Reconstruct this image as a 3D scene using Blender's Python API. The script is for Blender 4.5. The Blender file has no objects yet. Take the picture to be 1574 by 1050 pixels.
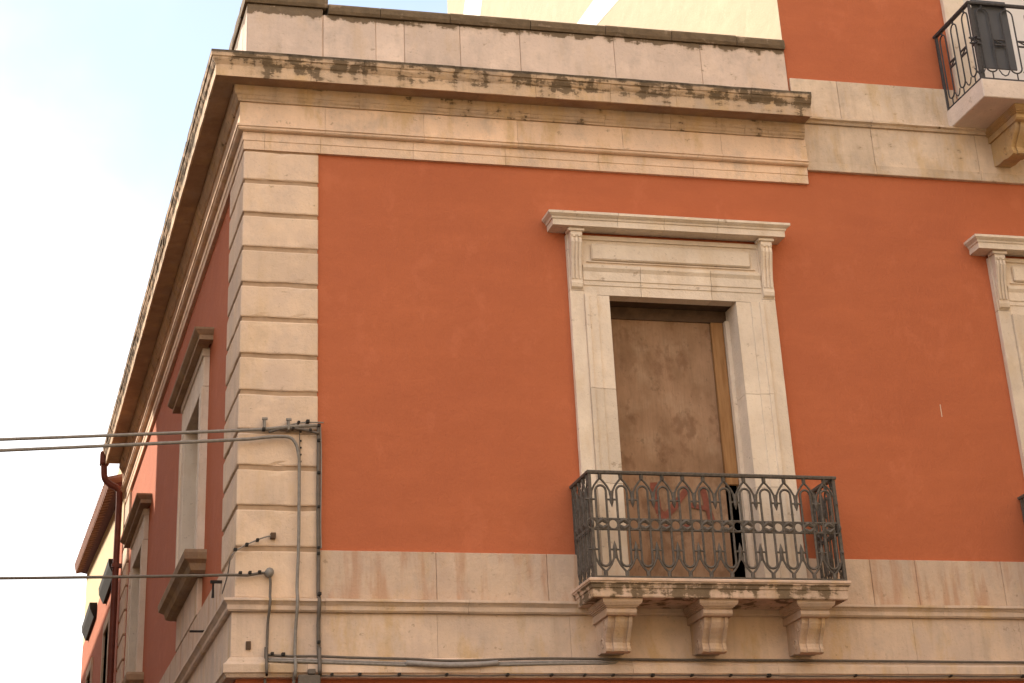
import bpy, bmesh, math, random
from mathutils import Vector, Matrix, noise
random.seed(7)
SC = bpy.context.scene
COL = SC.collection
R = math.radians

# ------------------------------------------------------------------ camera
cd = bpy.data.cameras.new('camera'); cam = bpy.data.objects.new('camera', cd); COL.objects.link(cam)
rx = Vector((0.9712112, -0.23519162, -0.03786422)); ux = Vector((-0.08324747, -0.48400634, 0.8710957))
bz = Vector((-0.22320093, -0.84286581, -0.48965149))
cam.matrix_world = Matrix(((rx.x, ux.x, bz.x, -2.11425), (rx.y, ux.y, bz.y, -16.75878), (rx.z, ux.z, bz.z, -7.50168), (0, 0, 0, 1)))
cd.sensor_width = 36.0; cd.sensor_fit = 'HORIZONTAL'
cd.lens = 3031.267 / 1574 * 36.0
cd.shift_x = 51.317 / 1574; cd.shift_y = -586.803 / 1574
cd.clip_end = 3000; cd.clip_start = 0.1
SC.camera = cam

# ------------------------------------------------------------------ world, sun, exposure
sdir = Vector((-0.54, 0.65, 0.54)).normalized()
w = bpy.data.worlds.new('World'); SC.world = w; w.use_nodes = True
nt = w.node_tree; nt.nodes.clear()
sky = nt.nodes.new('ShaderNodeTexSky'); sky.sky_type = 'NISHITA'; sky.sun_disc = False
sky.sun_elevation = math.asin(sdir.z); sky.sun_rotation = math.atan2(sdir.x, sdir.y)
sky.air_density = 1.0; sky.dust_density = 0.6; sky.ozone_density = 1.0
tc = nt.nodes.new('ShaderNodeTexCoord')
cn = nt.nodes.new('ShaderNodeTexNoise'); cn.inputs['Scale'].default_value = 1.6; cn.inputs['Detail'].default_value = 4
cr = nt.nodes.new('ShaderNodeValToRGB'); cr.color_ramp.elements[0].position = .35; cr.color_ramp.elements[1].position = .7
cr.color_ramp.elements[0].color = (.45, .45, .45, 1); cr.color_ramp.elements[1].color = (.85, .85, .85, 1)
mx = nt.nodes.new('ShaderNodeMix'); mx.data_type = 'RGBA'
mx.inputs['B'].default_value = (11.0, 10.3, 9.6, 1)      # thin bright haze veil over the sky
bg = nt.nodes.new('ShaderNodeBackground'); bg.inputs['Strength'].default_value = 0.077
wo = nt.nodes.new('ShaderNodeOutputWorld')
L = nt.links.new
L(tc.outputs['Generated'], cn.inputs['Vector']); L(cn.outputs['Fac'], cr.inputs['Fac']); 
dt = nt.nodes.new('ShaderNodeVectorMath'); dt.operation = 'DOT_PRODUCT'; dt.inputs[1].default_value = Vector((.10, .875, .47)).normalized()
L(tc.outputs['Generated'], dt.inputs[0])
n2 = nt.nodes.new('ShaderNodeTexNoise'); n2.inputs['Scale'].default_value = 9; n2.inputs['Detail'].default_value = 5; L(tc.outputs['Generated'], n2.inputs['Vector'])
ad = nt.nodes.new('ShaderNodeMath'); ad.operation = 'MULTIPLY_ADD'; L(n2.outputs['Fac'], ad.inputs[0]); ad.inputs[1].default_value = .02; L(dt.outputs['Value'], ad.inputs[2])
gp = nt.nodes.new('ShaderNodeMapRange'); gp.interpolation_type = 'SMOOTHSTEP'; L(ad.outputs[0], gp.inputs[0])     # a thinner patch in the veil
for i_, v_ in enumerate((.984, 1.008, 1.0, .15)): gp.inputs[i_ + 1].default_value = v_
ml = nt.nodes.new('ShaderNodeMath'); ml.operation = 'MULTIPLY'; L(cr.outputs['Color'], ml.inputs[0]); L(gp.outputs[0], ml.inputs[1]); L(ml.outputs[0], mx.inputs['Factor'])
L(sky.outputs['Color'], mx.inputs['A']); L(mx.outputs['Result'], bg.inputs['Color']); L(bg.outputs['Background'], wo.inputs['Surface'])
sd = bpy.data.lights.new('sun', 'SUN'); sd.energy = 2.8; sd.angle = R(0.5); sd.color = (1.0, .90, .76)
sun = bpy.data.objects.new('sun', sd); COL.objects.link(sun); sun.rotation_euler = sdir.to_track_quat('Z', 'Y').to_euler()
SC.view_settings.view_transform = 'Standard'; SC.view_settings.look = 'None'
SC.view_settings.gamma = 1; SC.view_settings.use_curve_mapping = False
SC.view_settings.exposure = 1.62

# ------------------------------------------------------------------ materials
class NT:
    def __init__(s, name):
        s.m = bpy.data.materials.new(name); s.m.use_nodes = True; s.t = s.m.node_tree
        s.b = s.t.nodes['Principled BSDF']; s.pos = s.t.nodes.new('ShaderNodeNewGeometry').outputs['Position']
        s.b.inputs['Specular IOR Level'].default_value = .25
    def n(s, k, **kw):
        o = s.t.nodes.new(k)
        for a, v in kw.items(): setattr(o, a, v)
        return o
    def lk(s, a, b): s.t.links.new(a, b)
    def val(s, x, sock):
        if hasattr(x, 'links') or isinstance(x, bpy.types.NodeSocket): s.lk(x, sock)
        else: sock.default_value = x
    def math(s, op, a, b=0.0, clamp=False):
        o = s.n('ShaderNodeMath', operation=op, use_clamp=clamp); s.val(a, o.inputs[0]); s.val(b, o.inputs[1]); return o.outputs[0]
    def mapped(s, sc, off=(0, 0, 0), v=None):
        o = s.n('ShaderNodeMapping'); o.inputs['Scale'].default_value = sc; o.inputs['Location'].default_value = off
        s.lk(v or s.pos, o.inputs['Vector']); return o.outputs[0]
    def noise(s, sc, detail=4, rough=.55, off=(0, 0, 0), dist=0.0):
        o = s.n('ShaderNodeTexNoise'); o.inputs['Scale'].default_value = 1; o.inputs['Detail'].default_value = detail
        o.inputs['Roughness'].default_value = rough; o.inputs['Distortion'].default_value = dist
        if not isinstance(sc, tuple): sc = (sc,) * 3
        s.lk(s.mapped(sc, off), o.inputs['Vector']); return o.outputs['Fac']
    def ramp(s, x, lo, hi, a=0.0, b=1.0):
        o = s.n('ShaderNodeMapRange'); o.clamp = True; s.lk(x, o.inputs[0])
        for i, v in enumerate((lo, hi, a, b)): o.inputs[i + 1].default_value = v
        return o.outputs[0]
    def mix(s, f, a, b, mode='MIX'):
        o = s.n('ShaderNodeMix', data_type='RGBA', blend_type=mode)
        s.val(f, o.inputs['Factor'])
        for x, k in ((a, 'A'), (b, 'B')):
            if isinstance(x, tuple): o.inputs[k].default_value = (*x, 1)
            else: s.lk(x, o.inputs[k])
        return o.outputs['Result']
    def z(s):
        o = s.n('ShaderNodeSeparateXYZ'); s.lk(s.pos, o.inputs[0]); return o.outputs[2]
    def vscale(s, c, f):
        o = s.n('ShaderNodeVectorMath', operation='SCALE'); s.lk(c, o.inputs[0]); s.val(f, o.inputs['Scale']); return o.outputs[0]
    def bump(s, h, st, dist=.01):
        o = s.n('ShaderNodeBump'); o.inputs['Strength'].default_value = st; o.inputs['Distance'].default_value = dist
        s.lk(h, o.inputs['Height']); s.lk(o.outputs[0], s.b.inputs['Normal'])
    def done(s, col, rough=.9):
        s.val(col if not isinstance(col, tuple) else (*col, 1), s.b.inputs['Base Color']); s.b.inputs['Roughness'].default_value = rough
        return s.m

def stone(name, a=(.62, .43, .28), b=(.53, .38, .265), ochre=.5, streak=.3, mildew=None, rust=0.0, grey=.4, pal=.10, thr=.60, crust=None):
    n = NT(name)
    c = n.mix(n.ramp(n.noise(2.1, 6, .65), .38, .62), a, b)
    c = n.mix(n.math('MULTIPLY', n.ramp(n.noise((3.4, 3.4, 1.3), 5, .65, (3, 7, 1)), .52, .64), ochre), c, (.56, .36, .16))
    c = n.mix(n.math('MULTIPLY', n.ramp(n.noise((4.2, 4.2, 2.6), 5, .65, (9, 2, 5)), .50, .66), grey), c, (.42, .34, .285))
    c = n.mix(n.math('MULTIPLY', n.ramp(n.noise(3.1, 5, .6, (5, 12, 5)), .52, .68), .35), c, tuple(min(1, v * 1.25) for v in a))
    # vertical run-off streaks
    st = n.ramp(n.noise((9, 9, .7), 5, .65, (1, 3, 2)), .52, .70)
    c = n.mix(n.math('MULTIPLY', st, streak), c, (.30, .21, .13))
    if rust:
        rs = n.ramp(n.noise((5.5, 5.5, .8), 4, .6, (5, 5, 9)), .51, .62)
        c = n.mix(n.math('MULTIPLY', rs, rust), c, (.44, .215, .115))
    # speckle and pits
    sp = n.ramp(n.noise(34, 3, .7), .60, .72)
    c = n.mix(n.math('MULTIPLY', sp, .25), c, (.24, .17, .11))
    chip = n.ramp(n.noise((7, 7, 10), 5, .7, (2, 8, 3)), .645, .68)
    c = n.mix(n.math('MULTIPLY', chip, .5), c, (.27, .18, .115))
    oi = n.n('ShaderNodeObjectInfo')
    c = n.vscale(c, n.ramp(oi.outputs['Random'], 0, 1, 1 - pal, 1 + pal * .6))
    if mildew:
        zz = n.z()
        bl = n.noise((3.6, 3.6, 10), 6, .7, (4, 4, 4), .2)
        dr = n.noise((9, 9, 1.0), 3, .6, (8, 1, 2))
        m = n.math('ADD', n.math('MULTIPLY', bl, .6), n.math('MULTIPLY', dr, .4))
        for lo, hi, wgt in mildew:
            m = n.math('ADD', m, n.ramp(zz, lo, hi, 0, wgt))
        mk = n.ramp(m, thr, thr + .035)
        dc = n.mix(n.ramp(n.noise(14, 3, .6), .4, .65), (.040, .027, .016), (.095, .065, .038))
        c = n.mix(n.math('MULTIPLY', mk, .9), c, dc)
        c = n.mix(n.math('MULTIPLY', n.ramp(m, thr - .06, thr), .3), c, (.32, .22, .13))
    if crust:
        zz = n.z(); e = n.math('ADD', zz, n.math('MULTIPLY', n.noise((6, 6, 1), 4, .6), crust[2]))
        k = n.ramp(e, crust[0], crust[1])
        c = n.mix(n.math('MULTIPLY', k, .9), c, n.mix(n.ramp(n.noise((11, 11, 20), 4, .7), .35, .7), (.035, .026, .018), (.13, .10, .07)))
    h = n.math('ADD', n.noise(24, 6, .7), n.math('MULTIPLY', n.noise(5, 4, .6), 1.4))
    n.bump(h, .55, .012)
    return n.done(c, .92)

def plaster(name, col, var, amt=.5, streaks=.0):
    n = NT(name)
    c = n.mix(n.math('MULTIPLY', n.ramp(n.noise(.8, 5, .6), .3, .72), amt), col, var)
    c = n.mix(n.math('MULTIPLY', n.ramp(n.noise((1.2, 1.2, 5), 5, .65, (3, 3, 1)), .45, .75), amt * .45), c, tuple(min(1, v * 1.22) for v in col))
    c = n.mix(n.math('MULTIPLY', n.ramp(n.noise((6, 6, .5), 4, .6, (2, 2, 2)), .55, .8), .12 + streaks), c, tuple(v * .72 for v in col))
    c = n.mix(n.math('MULTIPLY', n.ramp(n.noise(60, 2, .6), .6, .72), .12), c, tuple(v * .6 for v in col))
    cm = n.ramp(n.noise((2.2, 2.2, 1.6), 6, .7, (7, 7, 7)), .56, .64)
    c = n.mix(n.math('MULTIPLY', cm, .16), c, tuple(min(1, v * 1.35 + .03) for v in col))
    h = n.math('ADD', n.noise(40, 5, .7), n.math('MULTIPLY', n.noise(3.0, 4, .5), 3.5))
    n.bump(h, .45, .010)
    return n.done(c, .9)

def plain(name, col, rough=.8, var=.25, sc=12, metal=0.0):
    n = NT(name)
    c = n.mix(n.ramp(n.noise(sc, 4, .6), .3, .7), col, tuple(v * (1 - var) for v in col))
    n.b.inputs['Metallic'].default_value = metal
    n.bump(n.noise(sc * 3, 3), .25, .004)
    return n.done(c, rough)

M = {}
M['stone'] = stone('limestone')
M['quoin'] = stone('limestone_quoin', a=(0.720, 0.527, 0.378), b=(0.632, 0.467, 0.354), ochre=.25, streak=.10, grey=.18)
M['frieze'] = stone('limestone_frieze', a=(0.799, 0.563, 0.394), b=(0.721, 0.518, 0.378), ochre=.55, streak=.10)
M['corona'] = stone('limestone_corona', streak=.35, mildew=[(.575, .70, .10)], thr=.590, crust=(.808, .822, .03))
M['soffit_stone'] = stone('shade_brown_soffit', a=(.36, .225, .135), b=(.28, .165, .095), ochre=.3, streak=.0, grey=.2)  # shade under the cornice is put into this browner stone colour
M['stained_shaded'] = stone('stained_shaded_stone', a=(.40, .27, .17), b=(.30, .195, .12), ochre=.3, streak=.3, grey=.3)  # stain and underside shade both mixed into the cap and sill colour
M['string'] = stone('limestone_string_course', a=(0.680, 0.525, 0.396), b=(0.577, 0.441, 0.330), ochre=.45, streak=.25, grey=.4, mildew=[(-9, -8, 0)], thr=.625)
M['parapet'] = stone('limestone_parapet', a=(0.698, 0.538, 0.439), b=(0.632, 0.489, 0.403), ochre=.2, streak=.12, mildew=[(1.38, 1.475, .24)], thr=.63)
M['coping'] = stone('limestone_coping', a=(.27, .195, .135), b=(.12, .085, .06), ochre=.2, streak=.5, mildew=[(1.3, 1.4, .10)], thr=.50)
M['band'] = stone('limestone_band', a=(0.632, 0.462, 0.342), b=(0.569, 0.412, 0.317), ochre=.30, streak=.22, rust=.5, grey=.4)
M['base'] = stone('limestone_base', a=(0.683, 0.504, 0.376), b=(0.589, 0.440, 0.348), ochre=.55, streak=.22, grey=.35)
M['slab'] = stone('limestone_slab', a=(0.683, 0.485, 0.372), b=(0.543, 0.390, 0.295), streak=.45, mildew=[(-3.990, -3.982, -.3), (-4.10, -4.03, .05)], thr=.505)
M['bracket'] = stone('limestone_bracket', a=(0.596, 0.423, 0.303), b=(0.469, 0.328, 0.237), streak=.3, grey=.45, mildew=[(-9, -8, .0)], thr=.66)
M['window'] = stone('limestone_window', a=(0.742, 0.618, 0.499), b=(0.680, 0.558, 0.448), ochre=.22, streak=.08, grey=.12)
M['clean'] = stone('painted_slab', a=(.66, .54, .46), b=(.60, .49, .42), ochre=.05, streak=.06, grey=.1)
M['ochre'] = stone('ochre_stone', a=(.56, .36, .16), b=(.44, .29, .15), ochre=.5, streak=.3)
M['joint'] = plain('dark_joint_mortar', (.46, .31, .20), .95)
M['red'] = plaster('red_plaster', (.455, .133, .058), (.405, .114, .053), .7)
M['red_side'] = M['red']
M['cream'] = plaster('cream_plaster', (.70, .55, .33), (.64, .50, .31), .6)
M['umber'] = plaster('umber_plaster', (.26, .15, .08), (.22, .13, .07), .6)
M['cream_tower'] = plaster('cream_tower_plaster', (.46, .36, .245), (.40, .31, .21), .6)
M['iron'] = plain('rusty_wrought_iron', (.14, .115, .095), .7, .5, 40, .0)
M['iron_grey'] = plain('grey_painted_iron', (.075, .068, .070), .6, .4, 40)
M['dark'] = plain('unlit_room', (.02, .016, .013), .95)
M['board_dark'] = plain('dark_timber', (.12, .072, .045), .85, .4)
M['cable'] = plain('grey_cable', (.27, .235, .205), .6, .3, 30)
M['cable_dark'] = plain('dark_cable', (.15, .12, .098), .6, .3, 30)
M['cable_pale'] = plain('pale_conduit', (.33, .29, .27), .55, .25, 30)
M['clip'] = plain('black_clip', (.03, .024, .02), .7)
M['pipe'] = plain('red_brown_downpipe', (.17, .045, .028), .5, .4, 8)
M['tile'] = plain('terracotta_tile', (.30, .13, .08), .85, .4, 9)
M['soffit'] = plain('dark_red_timber', (.16, .04, .03), .8, .3, 9)
M['shutter'] = plain('dark_shutter_paint', (.034, .027, .023), .95, .3, 9)
M['wood'] = plain('brown_shutter_wood', (.16, .10, .06), .75, .35, 9)
M['sheet'] = plain('grey_sheet', (.085, .085, .095), .6, .15, 4)
M['white'] = plain('off_white_paint', (.72, .68, .66), .7, .1, 4)
M['plastic'] = plain('crumpled_plastic', (.42, .46, .54), .25, .6, 22)
M['paint'] = plain('red_sprayed_paint', (.27, .085, .055), .8, .45, 16)
M['asphalt'] = plain('asphalt', (.055, .053, .05), .92, .3, 6)
M['paving'] = plain('stone_paving', (.30, .25, .19), .9, .3, 3)

def plywood():
    n = NT('weathered_plywood')
    c = n.mix(n.ramp(n.noise((3, 3, 1.6), 6, .65), .36, .66), (.35, .21, .13), (.22, .125, .07))
    c = n.mix(n.math('MULTIPLY', n.ramp(n.noise(3.5, 5, .6, (2, 6, 1)), .50, .66), .5), c, (.40, .27, .18))
    c = n.mix(n.math('MULTIPLY', n.ramp(n.noise((5, 5, 3.5), 5, .7, (5, 1, 7)), .52, .64), .65), c, (.17, .085, .045))
    c = n.mix(n.math('MULTIPLY', n.ramp(n.noise((16, 16, 12), 4, .7, (1, 1, 2)), .62, .68), .45), c, (.12, .07, .04))
    c = n.mix(n.math('MULTIPLY', n.ramp(n.noise((60, 60, 4), 3, .6), .45, .75), .3), c, (.16, .10, .06))
    n.bump(n.noise((40, 40, 6), 4), .3, .004)
    return n.done(c, .85)
M['ply'] = plywood()
def batten():
    n = NT('orange_batten')
    c = n.mix(n.ramp(n.noise((30, 30, 3), 4, .6), .35, .7), (.36, .19, .08), (.25, .12, .045))
    return n.done(c, .75)
M['batten'] = batten()
def sun_streak_mat():  # pale tone standing in for sunlight on the flank
    n = NT('pale_sun_streak')
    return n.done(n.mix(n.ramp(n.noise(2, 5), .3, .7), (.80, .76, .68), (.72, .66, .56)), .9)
M['sun_streak'] = sun_streak_mat()

# ------------------------------------------------------------------ helpers
def link(o, parent=None):
    COL.objects.link(o)
    if parent is not None:
        o.parent = parent
        o.matrix_parent_inverse = Matrix.Translation(-base_of(parent))
    return o
def base_of(o):
    v = Vector(o.location)
    return v if o.type == 'EMPTY' else Vector((0, 0, 0)) + (v if o.parent is None else v)
def obj(name, bm, mat, parent=None, smooth=False, label=None, cat=None, group=None, kind=None):
    me = bpy.data.meshes.new(name)
    bmesh.ops.recalc_face_normals(bm, faces=bm.faces[:])
    bm.to_mesh(me); bm.free()
    for m_ in (mat if isinstance(mat, (list, tuple)) else [mat]): me.materials.append(m_)
    if smooth:
        for p in me.polygons: p.use_smooth = True
    o = link(bpy.data.objects.new(name, me), parent)
    tag(o, label, cat, group, kind)
    return o
def tag(o, label=None, cat=None, group=None, kind=None):
    if label: o['label'] = label
    if cat: o['category'] = cat
    if group: o['group'] = group
    if kind: o['kind'] = kind
    return o
def empty(name, loc, label, cat, group=None):
    o = bpy.data.objects.new(name, None); COL.objects.link(o); o.location = loc
    return tag(o, label, cat, group)
def box(bm, x0, x1, y0, y1, z0, z1, bev=0.0, jit=0.0):
    vs = [bm.verts.new((x + random.uniform(-jit, jit), y + random.uniform(-jit, jit), z + random.uniform(-jit, jit))) for x in (x0, x1) for y in (y0, y1) for z in (z0, z1)]
    fs = [bm.faces.new([vs[i] for i in f]) for f in ((0, 1, 3, 2), (4, 6, 7, 5), (0, 4, 5, 1), (2, 3, 7, 6), (0, 2, 6, 4), (1, 5, 7, 3))]
    if bev:
        es = list({e for f in fs for e in f.edges})
        bmesh.ops.bevel(bm, geom=es, offset=bev, segments=1, affect='EDGES', profile=.5)
def sbox(*a, bev=0.0, jit=0.0):
    bm = bmesh.new(); box(bm, *a, bev=bev, jit=jit); return bm
def sweep(bm, prof, nodes, jit=0.0, sub=0):
    """prof: closed polygon of (d, z); nodes: (x, y, ox, oy)"""
    if sub:
        nn = []
        for a, b in zip(nodes, nodes[1:]):
            nn.append(a)
            Lg = math.hypot(b[0] - a[0], b[1] - a[1]); k = max(1, int(Lg / sub))
            for i in range(1, k):
                t = i / k
                nn.append(tuple(a[j] * (1 - t) + b[j] * t for j in (0, 1)) + (a[2] if a[2] == b[2] else 0, a[3] if a[3] == b[3] else 0))
        nn.append(nodes[-1]); nodes = nn
    rings = []
    for (x, y, ox, oy) in nodes:
        ring = []
        for d, z in prof:
            j = jit if d > .02 else 0
            dd = d + random.uniform(-j, j * .4); zz = z + random.uniform(-j, j) * .6
            ring.append(bm.verts.new((x + ox * dd, y + oy * dd, zz)))
        rings.append(ring)
    n = len(prof)
    for a, b in zip(rings, rings[1:]):
        for i in range(n): bm.faces.new([a[i], a[(i + 1) % n], b[(i + 1) % n], b[i]])
    bm.faces.new(rings[0]); bm.faces.new(rings[-1][::-1])
def tube(bm, pts, r, sides=6, closed=False):
    pts = [Vector(p) for p in pts]; rings = []; n = len(pts)
    for i, p in enumerate(pts):
        if closed: t = pts[(i + 1) % n] - pts[i - 1]
        else: t = pts[min(i + 1, n - 1)] - pts[max(i - 1, 0)]
        t.normalize()
        up = Vector((0, 1, 0)) if abs(t.y) < .9 else Vector((0, 0, 1))
        a = t.cross(up).normalized(); b = t.cross(a).normalized()
        rr = r[i] if isinstance(r, (list, tuple)) else r
        rings.append([bm.verts.new(p + (a * math.cos(q) + b * math.sin(q)) * rr) for q in [(k + .5) * 2 * math.pi / sides for k in range(sides)]])
    pr = list(zip(rings, rings[1:])) + ([(rings[-1], rings[0])] if closed else [])
    for a, b in pr:
        for k in range(sides): bm.faces.new([a[k], a[(k + 1) % sides], b[(k + 1) % sides], b[k]])
    if not closed: bm.faces.new(rings[0][::-1]); bm.faces.new(rings[-1])
def prism_x(bm, poly, x0, x1):
    a = [bm.verts.new((x0, y, z)) for y, z in poly]; b = [bm.verts.new((x1, y, z)) for y, z in poly]
    n = len(poly); bm.faces.new(a[::-1]); bm.faces.new(b)
    for i in range(n): bm.faces.new([a[i], a[(i + 1) % n], b[(i + 1) % n], b[i]])
def catenary(a, b, sag, n=24):
    a, b = Vector(a), Vector(b)
    return [a.lerp(b, i / n) - Vector((0, 0, sag * 4 * (i / n) * (1 - i / n))) for i in range(n + 1)]
def smoothpts(pts, n=6):
    """Catmull-Rom"""
    P = [Vector(p) for p in pts]; out = []
    for i in range(len(P) - 1):
        p0, p1, p2, p3 = P[max(i - 1, 0)], P[i], P[i + 1], P[min(i + 2, len(P) - 1)]
        for k in range(n):
            t = k / n
            out.append(.5 * ((2 * p1) + (p2 - p0) * t + (2 * p0 - 5 * p1 + 4 * p2 - p3) * t * t + (-p0 + 3 * p1 - 3 * p2 + p3) * t ** 3))
    out.append(P[-1]); return out
def F(x, y=0.0): return (x, y, 0, -1)       # node on the front face
def S(y, x=0.0): return (x, y, -1, 0)       # node on the side face

GZ = -9.1
# ------------------------------------------------------------------ ground
bm = bmesh.new(); box(bm, -600, 600, -600, 600, GZ - .5, GZ); obj('ground', bm, M['asphalt'], kind='structure')
bm = bmesh.new(); box(bm, -1.4, 14, -1.6, -.02, GZ, GZ + .13, bev=.01); box(bm, -1.4, -.02, -.02, 60, GZ, GZ + .128, bev=.01)
obj('pavement', bm, M['paving'], kind='structure')

# ------------------------------------------------------------------ palazzo
PZ = empty('palazzo', (3.0, 3.0, GZ), 'red plastered corner palazzo with cream stone quoins, heavy stained cornice and iron balconies', 'building')
XE = 5.56          # where the low corner wing meets the taller block
YE = 13.2
XR = 13.5
DW = 4.36          # distance between the two front windows

def wall_cells(a0, a1, z0, z1, holes, put):
    """holes: (a0,a1,z0,z1); put(a0,a1,z0,z1)"""
    xs = sorted({a0, a1, *[h[0] for h in holes], *[h[1] for h in holes]})
    for i, (p, q) in enumerate(zip(xs, xs[1:])):
        zc = z0
        for h in sorted([h for h in holes if h[0] <= p + 1e-6 and h[1] >= q - 1e-6], key=lambda h: h[2]):
            if h[2] > zc: put(p, q, zc, h[2])
            zc = h[3]
        if zc < z1: put(p, q, zc, z1)
FY = .03
bm = bmesh.new()
wall_cells(.03, XE, GZ, 1.0, [(3.25, 4.9, -3.99, -1.1)], lambda p, q, a, b: box(bm, p, q, FY, .42, a, b))
obj('red_wall', bm, M['red'], PZ)
bm = bmesh.new()
wall_cells(XE, XR, GZ, 1.0, [(3.25 + DW, 4.9 + DW, -3.99, -1.1)], lambda p, q, a, b: box(bm, p, q, FY, .42, a, b))
wall_cells(XE - .03, XR, 1.0, 10.2, [(7.62, 9.26, .92, 3.6)], lambda p, q, a, b: box(bm, p, q, FY, .42, a, b))
obj('red_wall', bm, M['red'], PZ)
bm = bmesh.new()
wall_cells(.42, YE, GZ, 1.0, [(2.8, 4.47, -3.2, -1.34), (9.3, 10.9, -3.2, -1.34)], lambda p, q, a, b: box(bm, .03, .42, p, q, a, b))
obj('red_wall', bm, M['red_side'], PZ)
bm = bmesh.new(); box(bm, .42, XE, YE - .4, YE, GZ, 1.0); obj('rear_wall', bm, M['cream'], PZ)
bm = bmesh.new(); box(bm, .3, XE - .03, .3, YE - .05, 1.0, 1.06); obj('flat_roof', bm, M['paving'], PZ)
# flank of the taller block, seen above the parapet
bm = bmesh.new(); box(bm, XE - .034, XE + .34, .033, 14.5, 1.0, 10.2)
fl = obj('flank_wall', bm, M['cream_tower'], PZ)
STREAKS = [[(6.905, 5.3), (6.044, 4.838), (4.769, 4.664), (5.827, 5.228)], [(13.314, 8.799), (12.143, 8.165), (11.905, 8.468), (13.069, 9.089)]]  # bright sun streaks, painted on the flank as pale patches
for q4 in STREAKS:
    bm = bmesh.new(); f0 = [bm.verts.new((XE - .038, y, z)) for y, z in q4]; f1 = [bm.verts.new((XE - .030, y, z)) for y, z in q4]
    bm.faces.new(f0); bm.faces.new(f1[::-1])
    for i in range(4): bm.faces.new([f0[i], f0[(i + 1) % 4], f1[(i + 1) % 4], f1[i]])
    obj('painted_sun_streak', bm, M['sun_streak'], fl)

bm = bmesh.new(); box(bm, XE + .37, XR, 14.1, 14.5, GZ, 10.2); obj('rear_wall', bm, M['cream'], PZ)
bm = bmesh.new(); box(bm, XE - .2, XR, -.25, 14.7, 10.2, 10.4); obj('roof', bm, M['tile'], PZ)
# dark rooms behind openings
for a, b, c, d in ((3.0, 5.2, -4.2, -.9), (3.0 + DW, 5.2 + DW, -4.2, -.9), (7.4, 9.5, .8, 3.8)):
    bm = bmesh.new()
    A = [bm.verts.new(p) for p in ((a, .43, c), (b, .43, c), (b, .43, d), (a, .43, d))]; B = [bm.verts.new(p) for p in ((a, 1.7, c), (b, 1.7, c), (b, 1.7, d), (a, 1.7, d))]
    bm.faces.new(B)
    for i in range(4): bm.faces.new([A[i], A[(i + 1) % 4], B[(i + 1) % 4], B[i]])
    obj('room_lining', bm, M['dark'], PZ)

# quoins ------------------------------------------------------------
zk = [0, -.314, -.638, -.969, -1.304, -1.632, -1.966, -2.297, -2.64, -2.953, -3.293, -3.635, -4.043]
WQ, DQ = .697, .985
def lblock(zt, zb, w_, d_, out=0.0, bev=.013, th=.09):
    bm = bmesh.new()
    o = -out + random.uniform(-.003, .003)
    pts = [(o, o), (w_, o), (w_, th), (th, th), (th, d_), (o, d_)]
    lo = [bm.verts.new((x, y, zb)) for x, y in pts]; hi = [bm.verts.new((x, y, zt)) for x, y in pts]
    bm.faces.new(lo); bm.faces.new(hi[::-1]); n = 6
    fs = [bm.faces.new([lo[i], hi[i], hi[(i + 1) % n], lo[(i + 1) % n]]) for i in range(n)]
    es = [e for e in bm.edges if all(abs(v.co.x - o) < 1e-4 or abs(v.co.y - o) < 1e-4 for v in e.verts)]
    bmesh.ops.bevel(bm, geom=es, offset=bev, segments=2, affect='EDGES', profile=.5)
    bmesh.ops.subdivide_edges(bm, edges=[e for e in bm.edges if e.calc_length() > .15], cuts=7, use_grid_fill=True)
    for v in bm.verts:
        k = noise.noise(v.co * 7 + Vector((3, 1, 5))); v.co.z += noise.noise(v.co * 5) * .006
        edge = min(abs(v.co.z - zt), abs(v.co.z - zb))
        if edge < .03 and k > .15:
            if v.co.y < .01: v.co.y += (k - .15) * .018
            if v.co.x < .01: v.co.x += (k - .15) * .018
            v.co.z += (1 if v.co.z < (zt + zb) / 2 else -1) * (k - .15) * .012
    return bm
bm = bmesh.new(); box(bm, .016, WQ - .008, .016, .08, -4.05, .01); box(bm, .016, .08, .08, DQ - .008, -4.05, .01)
obj('quoin_backing', bm, M['joint'], PZ)
for a, b in zip(zk, zk[1:]):
    obj('quoin_stone', lblock(a - .019, b + .019 if b > -4 else b + .002, WQ, DQ), M['quoin'], PZ)
# far quoins of the side facade
for k in range(12):
    a, b = -.02 - k * .335, -.02 - (k + 1) * .335
    obj('quoin_stone', sbox(-.002, .1, 12.25, 13.19, b + .012, a - .012, bev=.014), M['quoin'], PZ)

# entablature ---------------------------------------------------------
corona_p = [(-.05, .455), (-.05, .832), (.30, .832), (.373, .828), (.372, .80), (.365, .768), (.355, .765), (.350, .745), (.337, .722), (.326, .708), (.322, .700), (.322, .588), (.308, .586), (.302, .604), (.120, .604), (.118, .545), (.112, .530), (.104, .512), (.098, .508), (.09, .485), (.078, .470), (.074, .455)]
frieze_p = [(-.05, .17), (-.05, .453), (.055, .453), (.055, .232), (.078, .228), (.078, .208), (.066, .204), (.064, .186), (.052, .176), (.03, .172)]
arch_p = [(-.05, .0), (-.05, .169), (.016, .169), (.014, .088), (.007, .084), (.006, .0)]
def course(name, prof, mat, cuts_f, cuts_s, jit, corner, sub=.16, end=XE):
    g = .0012
    fx = [c for c in cuts_f]; sy = [c for c in cuts_s]
    cf, cs = fx[0], sy[0]
    bm = bmesh.new(); sweep(bm, prof, [S(cs - g), (0, 0, -1, -1), F(cf - g)], jit, sub); obj(name, bm, mat, PZ)
    for a, b in zip(fx, fx[1:] + [end]):
        if b <= a: continue
        bm = bmesh.new(); sweep(bm, prof, [F(a + g), F(b - g)], jit, sub); obj(name, bm, mat, PZ)
    for a, b in zip(sy, sy[1:] + [13.1]):
        bm = bmesh.new(); sweep(bm, prof, [S(a + g), S(b - g)], jit, sub); obj(name, bm, mat, PZ)
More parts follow.
